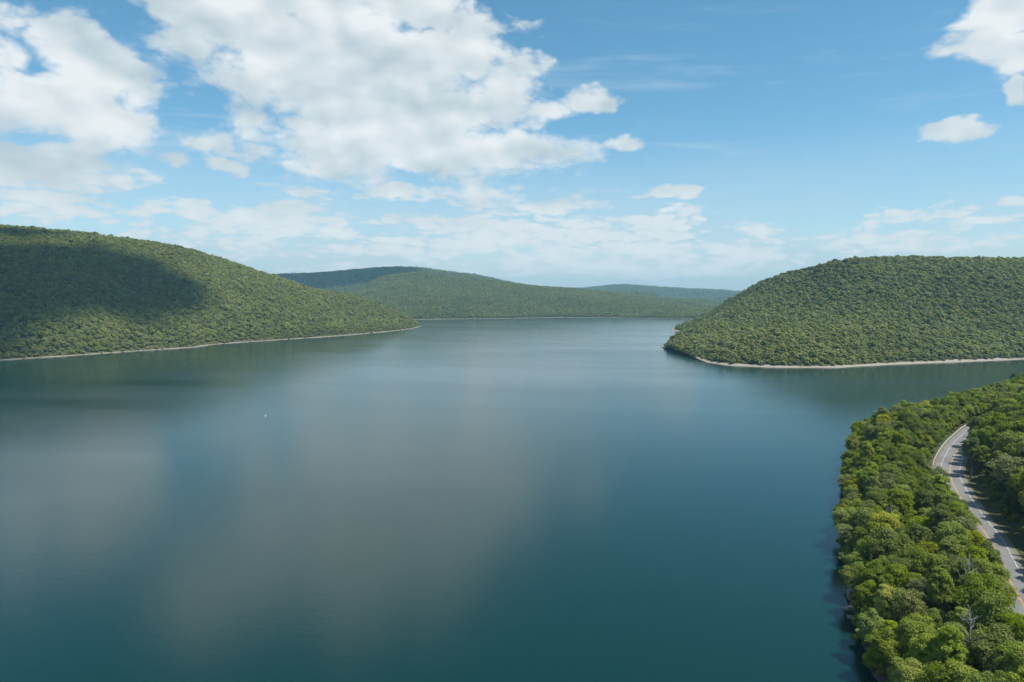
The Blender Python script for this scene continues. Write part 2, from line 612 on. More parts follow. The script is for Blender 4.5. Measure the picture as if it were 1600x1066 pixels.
# ---------------------------------------------------------------- hills
class Land:
    def __init__(self, shore, crest, beach_w, beach_h, bounds, step, tree_h=11.0, amp=7.0, shore_amp=5.0, p=1.0):
        self.shore = np.asarray(shore, float)
        # crest points every ~40 m
        runs = []
        for run in crest:
            run = np.asarray(run, float)
            for a, b in zip(run[:-1], run[1:]):
                n = max(2, int(np.hypot(*(b - a)[:2]) / 40))
                for k in range(n):
                    runs.append(a + (b - a) * k / n)
            runs.append(run[-1])
        self.crest = np.array(runs)
        self.crest[:, 2] -= tree_h
        self.bw, self.bh, self.amp, self.shore_amp, self.p = beach_w, beach_h, amp, shore_amp, p
        x0, x1, y0, y1 = bounds
        self.xs = np.arange(x0, x1 + step, step)
        self.ys = np.arange(y0, y1 + step, step)
        self.step = step
        XX, YY = np.meshgrid(self.xs, self.ys)
        P = np.stack([XX.ravel(), YY.ravel()], 1)
        self.D = np.zeros(XX.shape)
        self.H = self.height(P).reshape(XX.shape)

    def height(self, P):
        ds = sdist(P, self.shore)
        ds = ds + self.shore_amp * (fbm(P[:, 0], P[:, 1], 110, 3) + 0.5 * fbm(P[:, 0] + 50, P[:, 1], 26, 2))
        best = np.full(len(P), 1e18)
        sw = np.zeros(len(P))
        sh = np.zeros(len(P))
        for c in self.crest:
            d2 = (P[:, 0] - c[0]) ** 2 + (P[:, 1] - c[1]) ** 2
            best = np.minimum(best, d2)
            w = 1.0 / (d2 + 900.0) ** 1.6
            sw += w
            sh += w * c[2]
        dc = np.sqrt(best)
        hc = sh / sw
        pos = np.maximum(ds - self.bw, 0)
        tt = pos / (pos + dc + 1e-6)
        f = np.sin(tt * math.pi / 2) ** self.p
        h = np.where(ds < 0, ds * 0.22, np.minimum(ds, self.bw) * self.bh / self.bw)
        h = h + f * np.maximum(hc - self.bh, 1.0)
        und = fbm(P[:, 0], P[:, 1], 260, 4) * self.amp * np.clip(pos / 120, 0, 1)
        h = h + und
        self.D = ds.reshape(self.D.shape) if hasattr(self, 'D') and self.D.size == len(P) else self.D
        return np.maximum(h, -9.0)

    def sample(self, x, y, A=None):
        A = self.H if A is None else A
        u = np.clip((x - self.xs[0]) / self.step, 0, len(self.xs) - 1.001)
        v = np.clip((y - self.ys[0]) / self.step, 0, len(self.ys) - 1.001)
        i, j = u.astype(int), v.astype(int)
        a, b = u - i, v - j
        return (A[j, i] * (1 - a) + A[j, i + 1] * a) * (1 - b) + (A[j + 1, i] * (1 - a) + A[j + 1, i + 1] * a) * b

    def build(self, name, mat, label):
        XX, YY = np.meshgrid(self.xs, self.ys)
        V = np.stack([XX.ravel(), YY.ravel(), self.H.ravel()], 1)
        ny, nx = XX.shape
        I = np.arange(nx * ny).reshape(ny, nx)
        Q = np.stack([I[:-1, :-1].ravel(), I[:-1, 1:].ravel(), I[1:, 1:].ravel(), I[1:, :-1].ravel()], 1)
        keep = (V[:, 2][Q] > -8.5).any(1)
        Q = Q[keep]
        used = np.unique(Q)
        mp = np.zeros(len(V), int)
        mp[used] = np.arange(len(used))
        o = link(name, mesh_quads(name, V[used], mp[Q], [mat], True))
        tag(o, label, 'hill', kind='structure')
        return o


def px_shore(pts):
    return [onplane(x, y, 0.0) for x, y in pts]


LEFT = Land(
    shore=[(-3600, 420), (-1700, 560), (-1150, 640)] + px_shore([(-150, 571), (0, 563), (100, 557), (200, 550), (300, 543), (340, 538), (380, 535), (440, 531),
           (530, 525), (600, 519), (640, 514.5), (655, 511)]) + [(-262, 1960), (-420, 2080), (-900, 2300), (-1700, 2500), (-3600, 2700)],
    crest=[[at(-700, 325, 1650), at(-300, 332, 1500), at(0, 348, 1480), at(100, 356, 1530), at(200, 371, 1580), at(300, 388, 1640), at(400, 418, 1690),
            at(480, 441, 1740), at(560, 460, 1790), at(610, 478, 1830), at(643, 497, 1880)]],
    beach_w=3.6, beach_h=1.4, bounds=(-1750, -180, 560, 2150), step=9.0, amp=13.0, p=0.95)
RIGHT = Land(
    shore=px_shore([(1030, 548), (1060, 557), (1100, 566), (1140, 571.5), (1220, 575), (1310, 575), (1400, 570), (1500, 566), (1600, 561.5), (1750, 558)])
          + [(1300, 960), (3600, 1000), (3600, 3000), (1100, 2700), (640, 2300)]
          + px_shore([(1085, 505), (1054, 511), (1050, 516), (1075, 521.5), (1056, 528), (1032, 540)]),
    crest=[[at(1060, 522, 1130), at(1080, 508, 1180), at(1130, 494, 1260), at(1200, 462, 1330), at(1265, 414, 1400)],
           [at(1064, 506, 1730), at(1090, 497, 1740), at(1150, 468, 1640), at(1200, 442, 1540), at(1265, 408, 1400), at(1330, 398, 1310),
            at(1450, 403, 1290), at(1600, 398, 1290), at(1900, 392, 1400), at(2300, 390, 1500)]],
    beach_w=9.0, beach_h=1.9, bounds=(240, 1500, 700, 2000), step=9.0, amp=11.0, p=1.08)
FAR = Land(
    shore=[(-7000, 2500), (-2600, 2480)] + px_shore([(300, 501), (500, 500), (655, 499.3), (760, 498.3), (840, 497), (900, 496.5), (1000, 497.3), (1060, 498.5), (1150, 500)])
          + [(2200, 2900), (2600, 6000), (-7000, 6000)],
    crest=[[at(250, 488, 3300), at(450, 482, 3400), at(540, 462, 3480), at(600, 428, 3520), at(640, 421, 3550), at(680, 424, 3600), at(720, 430, 3620), at(770, 437, 3600),
            at(830, 446, 3600), at(900, 450, 3650), at(930, 452, 3650), at(960, 458, 3600), at(1000, 463, 3550), at(1050, 470, 3500), at(1090, 480, 3400), at(1200, 488, 3300)]],
    beach_w=7.0, beach_h=1.5, bounds=(-2300, 1500, 2450, 4300), step=20.0, amp=20.0, shore_amp=10.0, p=0.9, tree_h=17.0)
RIDGE = Land(
    shore=[(-5200, 3900), (1500, 3900), (1500, 6600), (-5200, 6600)],
    crest=[[at(100, 440, 4900), at(300, 434, 4900), at(430, 428, 4900), at(480, 426, 4900), at(540, 421, 4900), at(590, 416.5, 4900), at(640, 415, 4900), at(670, 418, 4900), at(700, 424, 4900),
            at(740, 427, 4900), at(800, 440, 4900), at(850, 452, 4900), at(900, 462, 4900)]],
    beach_w=12.0, beach_h=1.8, bounds=(-3400, 900, 3950, 5600), step=30.0, amp=8.0, p=0.9, tree_h=20.0)
BACK = Land(
    shore=[(-1500, 6200), (5500, 6200), (5500, 9500), (-1500, 9500)],
    crest=[[at(820, 462, 7600), at(870, 455, 7600), at(920, 447.5, 7600), at(960, 443.5, 7600), at(1000, 445, 7600), at(1050, 449, 7600), at(1090, 451, 7600), at(1132, 452, 7600),
            at(1160, 458, 7600), at(1250, 455, 7600), at(1400, 452, 7600)]],
    beach_w=12.0, beach_h=1.8, bounds=(-500, 4600, 6300, 8600), step=50.0, amp=6.0, p=0.9, tree_h=28.0)
HORIZ = Land(
    shore=[(-12000, 9600), (12000, 9600), (12000, 12400), (-12000, 12400)],
    crest=[[(-11000, 10800, 190), (-6000, 10800, 170), (-2500, 10800, 150), (0, 10800, 130), (2500, 10800, 140), (6000, 10800, 180), (11000, 10800, 190)]],
    beach_w=12.0, beach_h=1.8, bounds=(-11500, 11500, 9700, 12000), step=120.0, amp=40.0, p=0.9)

M_HILL_L = land_material('hill_soil_thin_shore', 0.75)
M_HILL_R = land_material('hill_soil_wide_shore', 1.7)
LEFT.build('hill_left', M_HILL_L, 'long wooded hill sloping down to a point in the lake')
RIGHT.build('hill_right', M_HILL_R, 'rounded wooded hill with a pale gravel shore')
FAR.build('hill_far', M_HILL_L, 'wooded hill across the far end of the lake')
RIDGE.build('ridge_far', M_HILL_L, 'darker ridge rising behind the far wooded hill')
BACK.build('ridge_distant', M_HILL_L, 'hazy blue ridge in the distance')
HORIZ.build('ridge_horizon', M_HILL_L, 'faint low hills on the horizon')

# ---------------------------------------------------------------- near bank with the road
ROAD_Z = 10.0
ROAD_PTS = [(70, -30), (80, 20), (87, 60), (94, 92), (103, 121), (113.5, 145), (126.5, 171), (138.5, 194), (150, 220), (160.5, 242), (174.5, 268), (195.5, 298), (222, 331),
            (258, 370), (299, 402), (350, 436), (410, 478), (480, 540), (560, 620)]
ROAD = catmull(ROAD_PTS, 10)
NEAR_SHORE = [(46, -60), (50, 0), (57, 50), (65, 90), (72, 118), (77, 142), (83, 160), (90, 178), (101, 203), (114, 228), (127, 256), (144, 290), (169, 335), (190, 373), (226, 406), (290, 452),
              (360, 512), (440, 590), (540, 680), (640, 745), (1500, 800), (1500, -300), (46, -300)]


class Near(Land):
    def __init__(self):
        self.shore = np.asarray(NEAR_SHORE, float)
        step = 2.5
        self.xs = np.arange(40, 470 + step, step)
        self.ys = np.arange(60, 640 + step, step)
        self.step = step
        XX, YY = np.meshgrid(self.xs, self.ys)
        P = np.stack([XX.ravel(), YY.ravel()], 1)
        ds = sdist(P, self.shore) + 2.2 * fbm(P[:, 0], P[:, 1], 22, 3)
        dr, bi, bt = seg_dist(P, ROAD[:-1], ROAD[1:])
        tang = ROAD[1:][bi] - ROAD[:-1][bi]
        rel = P - ROAD[:-1][bi]
        side = np.sign(tang[:, 0] * rel[:, 1] - tang[:, 1] * rel[:, 0])   # + = lake side (left)
        sr = dr * side
        bank = np.interp(ds, [-40, -6, 0, 3.5, 7, 16, 30, 60], [-9, -2.6, 0, 3.2, 4.6, 6.6, 9.0, 10.5])
        bank = bank + 0.7 * fbm(P[:, 0], P[:, 1], 14, 3) * np.clip(ds / 3, 0, 1)
        up = np.maximum(-sr - 8.0, 0)
        inland = ROAD_Z - 0.3 + np.interp(up, [0, 2, 12, 60, 200, 600], [0, 0.6, 4.5, 20, 52, 130]) + 1.2 * fbm(P[:, 0], P[:, 1], 30, 4) * np.clip(up / 6, 0, 1)
        h = np.where(sr > 0, bank, inland)
        k = np.clip((dr - 6.9) / 5.0, 0, 1)
        k = k * k * (3 - 2 * k)
        h = np.where(sr > 0, (ROAD_Z - 0.12) * (1 - k) + h * k, np.where(dr < 6.9, ROAD_Z - 0.12, h))
        self.H = h.reshape(XX.shape)
        self.D = ds.reshape(XX.shape)
        self.SR = sr.reshape(XX.shape)


NEAR = Near()
M_BANK = land_material('bank_soil', 0.9, gravel=((0.055, 0.045, 0.034), (0.12, 0.10, 0.08)))  # gravel darkened: its colour carries the shade under the overhanging crowns
o = NEAR.build('near_bank', M_BANK, 'steep wooded bank carrying a road above the lake')
o['category'] = 'bank'


# ---------------------------------------------------------------- road
def strip(line, o0, o1, z, a=0, b=None):
    """ribbon along a line between two side offsets (+ = toward the lake)"""
    line = np.asarray(line)
    d = np.gradient(line, axis=0)
    d /= np.linalg.norm(d, axis=1)[:, None]
    nrm = np.stack([-d[:, 1], d[:, 0]], 1)
    sl = slice(a, b)
    A = line[sl] + nrm[sl] * o0
    B = line[sl] + nrm[sl] * o1
    n = len(A)
    zA = np.full((n, 1), z)
    V = np.vstack([np.hstack([A, zA]), np.hstack([B, zA])])
    i = np.arange(n - 1)
    Q = np.stack([i, i + n, i + n + 1, i + 1], 1)
    return V, Q[:, ::-1]


def asphalt_material():
    m, t, b = new_mat('asphalt')
    geo = t.node('ShaderNodeNewGeometry')
    P = geo.outputs['Position']
    n1 = t.noise(P, 0.25, 5, 0.6)
    n2 = t.noise(P, 9.0, 3, 0.6)
    c = t.mix(t.smooth(n1, 0.35, 0.65), c4((0.155, 0.152, 0.148)), c4((0.20, 0.197, 0.19)))
    n4 = t.noise(P, 0.06, 3, 0.5)
    c = t.mix(t.smooth(n4, 0.52, 0.6, 0.0, 0.3), c, c4((0.10, 0.10, 0.10)))
    c = t.mix(t.m('MULTIPLY', n2, 0.35), c, c4((0.09, 0.09, 0.09)))
    t.put(b.inputs['Base Color'], c)
    b.inputs['Roughness'].default_value = 0.75
    b.inputs['Specular IOR Level'].default_value = 0.4
    return m


M_ASPH = asphalt_material()
M_WHITE = plain_material('white_road_paint', (0.36, 0.36, 0.35), (0.68, 0.68, 0.66), 1.5, 0.6)
M_YELLOW = plain_material('yellow_road_paint', (0.48, 0.24, 0.04), (0.62, 0.34, 0.07), 1.5, 0.6)
M_GRAVEL = plain_material('gravel_shoulder', (0.09, 0.085, 0.05), (0.19, 0.17, 0.12), 0.7, 0.95)
RL = ROAD[20:]
V, Q = strip(RL, -5.3, 6.9, ROAD_Z - 0.03)
sh = link('road_shoulder', mesh_quads('road_shoulder', V, Q, [M_GRAVEL]))
tag(sh, 'gravel shoulder along both edges of the lakeside road', 'road shoulder', kind='structure')
V, Q = strip(RL, -4.3, 5.2, ROAD_Z)
road = link('road', mesh_quads('road', V, Q, [M_ASPH]))
tag(road, 'grey two-lane asphalt road curving along the wooded bank', 'road', kind='structure')
for nm, a, b_, mt in (('edge_line', 3.22, 3.35, M_WHITE), ('edge_line', -3.35, -3.22, M_WHITE), ('centre_line', 0.07, 0.18, M_YELLOW), ('centre_line', -0.18, -0.07, M_YELLOW)):
    V, Q = strip(RL, a, b_, ROAD_Z + 0.004)
    link(nm, mesh_quads(nm, V, Q, [mt]), road)


def tube_mesh(pts, radii, sides=6):
    """tapered tube vertices / quads along a polyline"""
    pts = np.asarray(pts, float)
    V, Q = [], []
    n = len(pts)
    for i in range(n):
        d = pts[min(i + 1, n - 1)] - pts[max(i - 1, 0)]
        d = d / (np.linalg.norm(d) + 1e-9)
        a = np.cross(d, [0.31, 0.87, 0.2])
        a /= np.linalg.norm(a) + 1e-9
        b = np.cross(d, a)
        for k in range(sides):
            an = 2 * math.pi * k / sides
            V.append(pts[i] + radii[i] * (math.cos(an) * a + math.sin(an) * b))
    for i in range(n - 1):
        for k in range(sides):
            k2 = (k + 1) % sides
            Q.append((i * sides + k, i * sides + k2, (i + 1) * sides + k2, (i + 1) * sides + k))
    return np.array(V), np.array(Q)


def join(parts):
    V, Q, n = [], [], 0
    for v, q in parts:
        V.append(v)
        Q.append(q + n)
        n += len(v)
    return np.vstack(V), np.vstack(Q)


def box_mesh(x0, x1, y0, y1, z0, z1):
    V = np.array([(x, y, z) for z in (z0, z1) for y in (y0, y1) for x in (x0, x1)], float)
    Q = np.array([(0, 2, 3, 1), (4, 5, 7, 6), (0, 1, 5, 4), (2, 6, 7, 3), (0, 4, 6, 2), (1, 3, 7, 5)])
    return V, Q


# guard rail along the lake side of the bend
M_STEEL = plain_material('galvanised_steel', (0.62, 0.63, 0.63), (0.76, 0.77, 0.77), 0.8, 0.5, 0.1)
M_POST = plain_material('post_timber', (0.20, 0.17, 0.13), (0.32, 0.28, 0.22), 3.0, 0.9)
arc = np.concatenate([[0], np.cumsum(np.linalg.norm(np.diff(ROAD, axis=0), axis=1))])


def road_at(s, off):
    i = min(max(np.searchsorted(arc, s) - 1, 0), len(ROAD) - 2)
    t = (s - arc[i]) / (arc[i + 1] - arc[i])
    p = ROAD[i] + (ROAD[i + 1] - ROAD[i]) * t
    d = ROAD[i + 1] - ROAD[i]
    d = d / np.linalg.norm(d)
    return p + off * np.array([-d[1], d[0]]), d


def s_of_Y(y):
    return float(np.interp(y, ROAD[:, 1], arc))


rail = bpy.data.objects.new('guard_rail', None)
COL.objects.link(rail)
s0, s1 = s_of_Y(276), s_of_Y(425)
rail.location = (*road_at(s0, 6.25)[0], ROAD_Z)
tag(rail, 'long pale steel guard rail around the lake side of the road bend', 'guard rail')
prof = [(0.0, 0.46), (0.045, 0.50), (0.045, 0.56), (0.0, 0.62), (0.0, 0.66), (0.045, 0.72), (0.045, 0.78), (0.0, 0.82)]
ss = np.arange(s0, s1, 2.0)
base = np.array([*road_at(s0, 6.25)[0], ROAD_Z])
V, Q = [], []
for s in ss:
    for po, pz in prof:
        p, d = road_at(s, 6.25 - po)
        V.append((p[0] - base[0], p[1] - base[1], pz))
    # closed back
k = len(prof)
for i in range(len(ss) - 1):
    for j in range(k - 1):
        Q.append((i * k + j, i * k + j + 1, (i + 1) * k + j + 1, (i + 1) * k + j))
rb = link('rail_beam', mesh_quads('rail_beam', np.array(V), np.array(Q), [M_STEEL]), rail)
sol = rb.modifiers.new('thickness', 'SOLIDIFY')
sol.thickness = 0.02
pv, pq = box_mesh(-0.09, 0.09, -0.11, 0.11, -0.35, 0.80)
post_me = mesh_quads('post', pv, pq, [M_POST])
for s in np.arange(s0 + 0.5, s1, 4.0):
    p, d = road_at(s, 6.42)
    po = link('post', post_me, rail)
    po.location = (p[0] - base[0], p[1] - base[1], 0)
    po.rotation_euler = (0, 0, math.atan2(d[1], d[0]))


# ---------------------------------------------------------------- trees: shapes
def unit(v):
    return v / (np.linalg.norm(v, axis=-1, keepdims=True) + 1e-9)


def cards(C, N, L, W, rng):
    """leaf sprays: one slim rhombus per centre, facing N"""
    n = len(C)
    r = unit(rng.normal(size=(n, 3)))
    T = unit(np.cross(N, r))
    B = np.cross(N, T)
    L = np.broadcast_to(L, (n,))[:, None]
    W = np.broadcast_to(W, (n,))[:, None]
    droop = N * L * 0.18
    V = np.stack([C - T * L / 2 - droop, C + B * W / 2, C + T * L / 2 - droop, C - B * W / 2], 1).reshape(-1, 3)
    Q = np.arange(4 * n).reshape(n, 4)
    return V, Q


def clump_leaves(c, r, n, rng, L, W, flat=0.75, up=0.35):
    d = unit(rng.normal(size=(n, 3)))
    d[:, 2] = np.where(d[:, 2] < -0.35, -d[:, 2], d[:, 2])
    rad = r * rng.uniform(0.62, 1.08, (n, 1))
    P = c + d * rad * np.array([1, 1, flat])
    N = unit(d + np.array([0, 0, up]) + rng.normal(size=(n, 3)) * 0.38)
    return cards(P, N, L * rng.uniform(0.7, 1.3, n), W * rng.uniform(0.7, 1.3, n), rng)


def crown_centres(kind, R, H, z0, n, rng):
    """places and radii of the leaf clumps that make up a crown"""
    out = []
    ga = math.pi * (3 - math.sqrt(5))
    ph = rng.uniform(0, 6.28)
    for i in range(n):
        f = (i + 0.5) / n
        if kind == 'conifer':
            z = f ** 1.15
            rr = R * (1 - z) * 0.85 + 0.15
            a = ph + i * ga
            out.append(((rr * math.cos(a) * rng.uniform(.55, 1.0), rr * math.sin(a) * rng.uniform(.55, 1.0), z0 + H * z), max(0.35, R * 0.38 * (1.1 - z))))
        else:
            zz = -0.62 + 1.62 * f
            rr = math.sqrt(max(0, 1 - zz * zz))
            if kind == 'oval':
                rr *= (1.0 if zz < 0 else 1 - 0.25 * zz)
            a = ph + i * ga + rng.uniform(-.4, .4)
            q = rng.uniform(0.5, 0.86)
            out.append(((R * q * rr * math.cos(a) + rng.normal() * R * .05, R * q * rr * math.sin(a) + rng.normal() * R * .05, z0 + H * (0.5 + 0.5 * zz * q * 1.12)),
                        R * rng.uniform(0.24, 0.42)))
    return out


def cube_sphere(k=5):
    V, Q = [], []
    for ax in range(3):
        for sg in (-1, 1):
            b = len(V)
            for i in range(k + 1):
                for j in range(k + 1):
                    p = [0, 0, 0]
                    p[ax] = sg
                    p[(ax + 1) % 3] = math.tan((i / k * 2 - 1) * math.pi / 4)
                    p[(ax + 2) % 3] = math.tan((j / k * 2 - 1) * math.pi / 4) * sg
                    V.append(p)
            for i in range(k):
                for j in range(k):
                    Q.append((b + i * (k + 1) + j, b + (i + 1) * (k + 1) + j, b + (i + 1) * (k + 1) + j + 1, b + i * (k + 1) + j + 1))
    return unit(np.array(V, float)), np.array(Q)


def make_hill_crown(name, kind, R, H, z0, n, per, L, W, seed, mat, k=4):
    """crown for a hillside tree: each bough a lumpy dome of foliage with loose sprays of leaves on it"""
    rng = np.random.default_rng(seed)
    cs = crown_centres(kind, R, H, z0, n, rng)
    sv, sq_ = cube_sphere(k)
    parts = []
    for c, r in cs:
        rr = r * 1.12
        d = 1 + 0.16 * np.sin(sv @ rng.normal(size=3) * 4 + rng.uniform(0, 6)) + 0.12 * np.sin(sv @ rng.normal(size=3) * 7)
        parts.append((np.array(c) + sv * d[:, None] * rr * np.array([1, 1, .8 if kind != 'conifer' else .55]), sq_))
        dd = unit(rng.normal(size=(per, 3)))
        dd[:, 2] = np.abs(dd[:, 2]) * 1.1 - .1
        P = np.array(c) + dd * rr * rng.uniform(.95, 1.15, (per, 1)) * np.array([1, 1, .8])
        N = unit(dd + np.array([0, 0, .3]) + rng.normal(size=(per, 3)) * .3)
        parts.append(cards(P, N, L * rng.uniform(.7, 1.3, per), W * rng.uniform(.7, 1.3, per), rng))
    V, Q = join(parts)
    return mesh_quads(name, V, Q, [mat], True), cs


def make_crown(name, kind, R, H, z0, n, per, L, W, seed, mat):
    rng = np.random.default_rng(seed)
    cs = crown_centres(kind, R, H, z0, n, rng)
    parts = [clump_leaves(np.array(c), r, max(6, int(1.55 * per * (r / (0.33 * R)) ** 2 * (1.0 if kind != 'conifer' else 0.9))), rng, L, W,
                          0.72 if kind != 'conifer' else 0.5, 0.35 if kind != 'sparse' else 0.1) for c, r in cs]
    V, Q = join(parts)
    return mesh_quads(name, V, Q, [mat]), cs


def make_trunk(name, cs, Htop, r0, seed, mat, limbs=7):
    rng = np.random.default_rng(seed)
    lean = rng.normal(size=2) * 0.25
    zs = np.linspace(-0.8, Htop, 7)
    spine = np.stack([lean[0] * (zs / Htop) ** 2 + 0.12 * np.sin(zs * .7 + seed), lean[1] * (zs / Htop) ** 2 + 0.1 * np.cos(zs * .6), zs], 1)
    rad = r0 * np.interp(zs, [-0.8, 0.6, Htop], [1.5, 1.0, 0.18])
    parts = [tube_mesh(spine, rad, 7)]
    idx = rng.permutation(len(cs))[:limbs]
    for i in idx:
        c = np.array(cs[i][0])
        zb = max(1.2, min(Htop * 0.85, c[2] - np.hypot(c[0], c[1]) * rng.uniform(.6, 1.0)))
        b = np.array([np.interp(zb, zs, spine[:, 0]), np.interp(zb, zs, spine[:, 1]), zb])
        mid = b * 0.5 + c * 0.5 + np.array([0, 0, -0.25])
        rb_ = r0 * np.interp(zb, [0, Htop], [0.55, 0.22])
        parts.append(tube_mesh([b, mid, c], [rb_, rb_ * .6, rb_ * .2], 5))
    V, Q = join(parts)
    return mesh_quads(name, V, Q, [mat], True)


# near tree forms: (kind, R, H crown, base of crown, clumps, leaves per clump, top of trunk)
FORMS = [
    ('round', 4.3, 9.0, 4.2, 44, 105, 11.0), ('round', 3.9, 8.4, 4.6, 40, 105, 10.6), ('round', 4.8, 8.2, 4.0, 48, 105, 10.0),
    ('oval', 3.3, 10.5, 4.0, 42, 100, 12.4), ('oval', 3.7, 10.0, 3.6, 42, 100, 11.6), ('round', 4.5, 9.6, 3.8, 46, 100, 11.4),
    ('round', 3.6, 7.6, 3.6, 36, 110, 9.4), ('oval', 3.0, 9.4, 4.4, 36, 100, 11.8),
    ('sparse', 3.9, 9.4, 4.0, 38, 46, 12.0), ('sparse', 3.4, 8.6, 4.2, 34, 42, 11.2),
    ('conifer', 3.1, 13.0, 2.2, 54, 62, 14.6), ('conifer', 2.7, 12.0, 1.8, 50, 60, 13.4),
]
CROWN, TRUNK = [], []
for i, (kind, R, H, z0, n, per, top) in enumerate(FORMS):
    me, cs = make_crown('crown', kind, R, H, z0, n, per, 0.50 if kind != 'conifer' else 0.45, 0.30 if kind != 'conifer' else 0.18, 100 + i, LEAF['mid green'])
    CROWN.append(me)
    TRUNK.append(make_trunk('trunk', cs, top, 0.24 if kind != 'conifer' else 0.2, 200 + i, M_BARK, 9 if kind != 'sparse' else 22))



# ---------------------------------------------------------------- forests that read as one mass
def proto_collection(name, meshes):
    """shapes to be instanced; kept outside the scene"""
    c = bpy.data.collections.new(name)
    for i, me in enumerate(meshes):
        ob = bpy.data.objects.new('%s_%02d' % (name, i), me)
        c.objects.link(ob)
    return c


def scatter(name, P, scl, rotz, idx, coll):
    n = len(P)
    me = bpy.data.meshes.new(name)
    me.vertices.add(n)
    me.vertices.foreach_set('co', np.ascontiguousarray(P, dtype=np.float32).ravel())
    a = me.attributes.new('scl', 'FLOAT_VECTOR', 'POINT')
    a.data.foreach_set('vector', np.ascontiguousarray(scl, dtype=np.float32).ravel())
    r = np.zeros((n, 3), np.float32)
    r[:, 2] = rotz
    a = me.attributes.new('rot', 'FLOAT_VECTOR', 'POINT')
    a.data.foreach_set('vector', r.ravel())
    a = me.attributes.new('pick', 'INT', 'POINT')
    a.data.foreach_set('value', np.ascontiguousarray(idx, dtype=np.int32))
    ng = bpy.data.node_groups.new(name + '_nodes', 'GeometryNodeTree')
    ng.interface.new_socket('Geometry', in_out='INPUT', socket_type='NodeSocketGeometry')
    ng.interface.new_socket('Geometry', in_out='OUTPUT', socket_type='NodeSocketGeometry')
    gi = ng.nodes.new('NodeGroupInput')
    go = ng.nodes.new('NodeGroupOutput')
    ci = ng.nodes.new('GeometryNodeCollectionInfo')
    ci.inputs['Collection'].default_value = coll
    ci.inputs['Separate Children'].default_value = True
    ci.inputs['Reset Children'].default_value = True
    ip = ng.nodes.new('GeometryNodeInstanceOnPoints')
    ip.inputs['Pick Instance'].default_value = True

    def attr(nm, typ):
        nd = ng.nodes.new('GeometryNodeInputNamedAttribute')
        nd.data_type = typ
        nd.inputs['Name'].default_value = nm
        return nd.outputs['Attribute']
    ng.links.new(gi.outputs[0], ip.inputs['Points'])
    ng.links.new(ci.outputs[0], ip.inputs['Instance'])
    ng.links.new(attr('pick', 'INT'), ip.inputs['Instance Index'])
    ng.links.new(attr('rot', 'FLOAT_VECTOR'), ip.inputs['Rotation'])
    ng.links.new(attr('scl', 'FLOAT_VECTOR'), ip.inputs['Scale'])
    ng.links.new(ip.outputs[0], go.inputs[0])
    o = link(name, me)
    md = o.modifiers.new('scatter', 'NODES')
    md.node_group = ng
    return o


# hillside trees, seen from about a kilometre off
MID = []
mid_tones = ['mid green', 'bright green', 'deep green', 'mid green', 'olive', 'mid green', 'deep green', 'yellow-green', 'bright green', 'dark evergreen']
for i, tn in enumerate(mid_tones):
    rng = np.random.default_rng(300 + i)
    kind = 'conifer' if tn == 'dark evergreen' else ('oval' if i % 4 == 3 else 'round')
    R, H = (4.6 + rng.uniform(-.5, .7), 9.5 + rng.uniform(-1, 1)) if kind != 'conifer' else (3.0, 12.0)
    me, cs = make_hill_crown('hill_crown', kind, R, H, 2.6 if kind != 'conifer' else 1.5, 15, 13, 1.3 if kind != 'conifer' else 1.0, 0.85 if kind != 'conifer' else .6, 300 + i, HLEAF[tn], 3)
    MID.append(me)
C_MID = proto_collection('hill_tree', MID)
FARM = []
for i, tn in enumerate(['mid green', 'bright green', 'deep green', 'olive', 'mid green', 'dark evergreen']):
    rng = np.random.default_rng(400 + i)
    kind = 'conifer' if tn == 'dark evergreen' else 'round'
    me, cs = make_hill_crown('far_crown', kind, 5.4 if kind == 'round' else 3.6, 10.0 if kind == 'round' else 15, 2.2, 7, 5, 2.2, 1.6, 400 + i, HLEAF[tn], 2)
    FARM.append(me)
C_FAR = proto_collection('far_tree', FARM)


def hidden_margin(land, P, others, steps=28):
    """how far (m) the tree tops at P lie under the line of sight from the camera over the terrain (positive = hidden)"""
    cam_p = np.array([0, 0, CAM_H])
    top = P + np.array([0, 0, 12.0])
    worst = np.full(len(P), -1e9)
    for s in np.linspace(0.03, 0.97, steps):
        q = top * s + cam_p * (1 - s)
        h = land.sample(q[:, 0], q[:, 1])
        inb = (q[:, 0] > land.xs[0]) & (q[:, 0] < land.xs[-1]) & (q[:, 1] > land.ys[0]) & (q[:, 1] < land.ys[-1])
        worst = np.where(inb, np.maximum(worst, h + 8.0 - q[:, 2]), worst)
    return worst


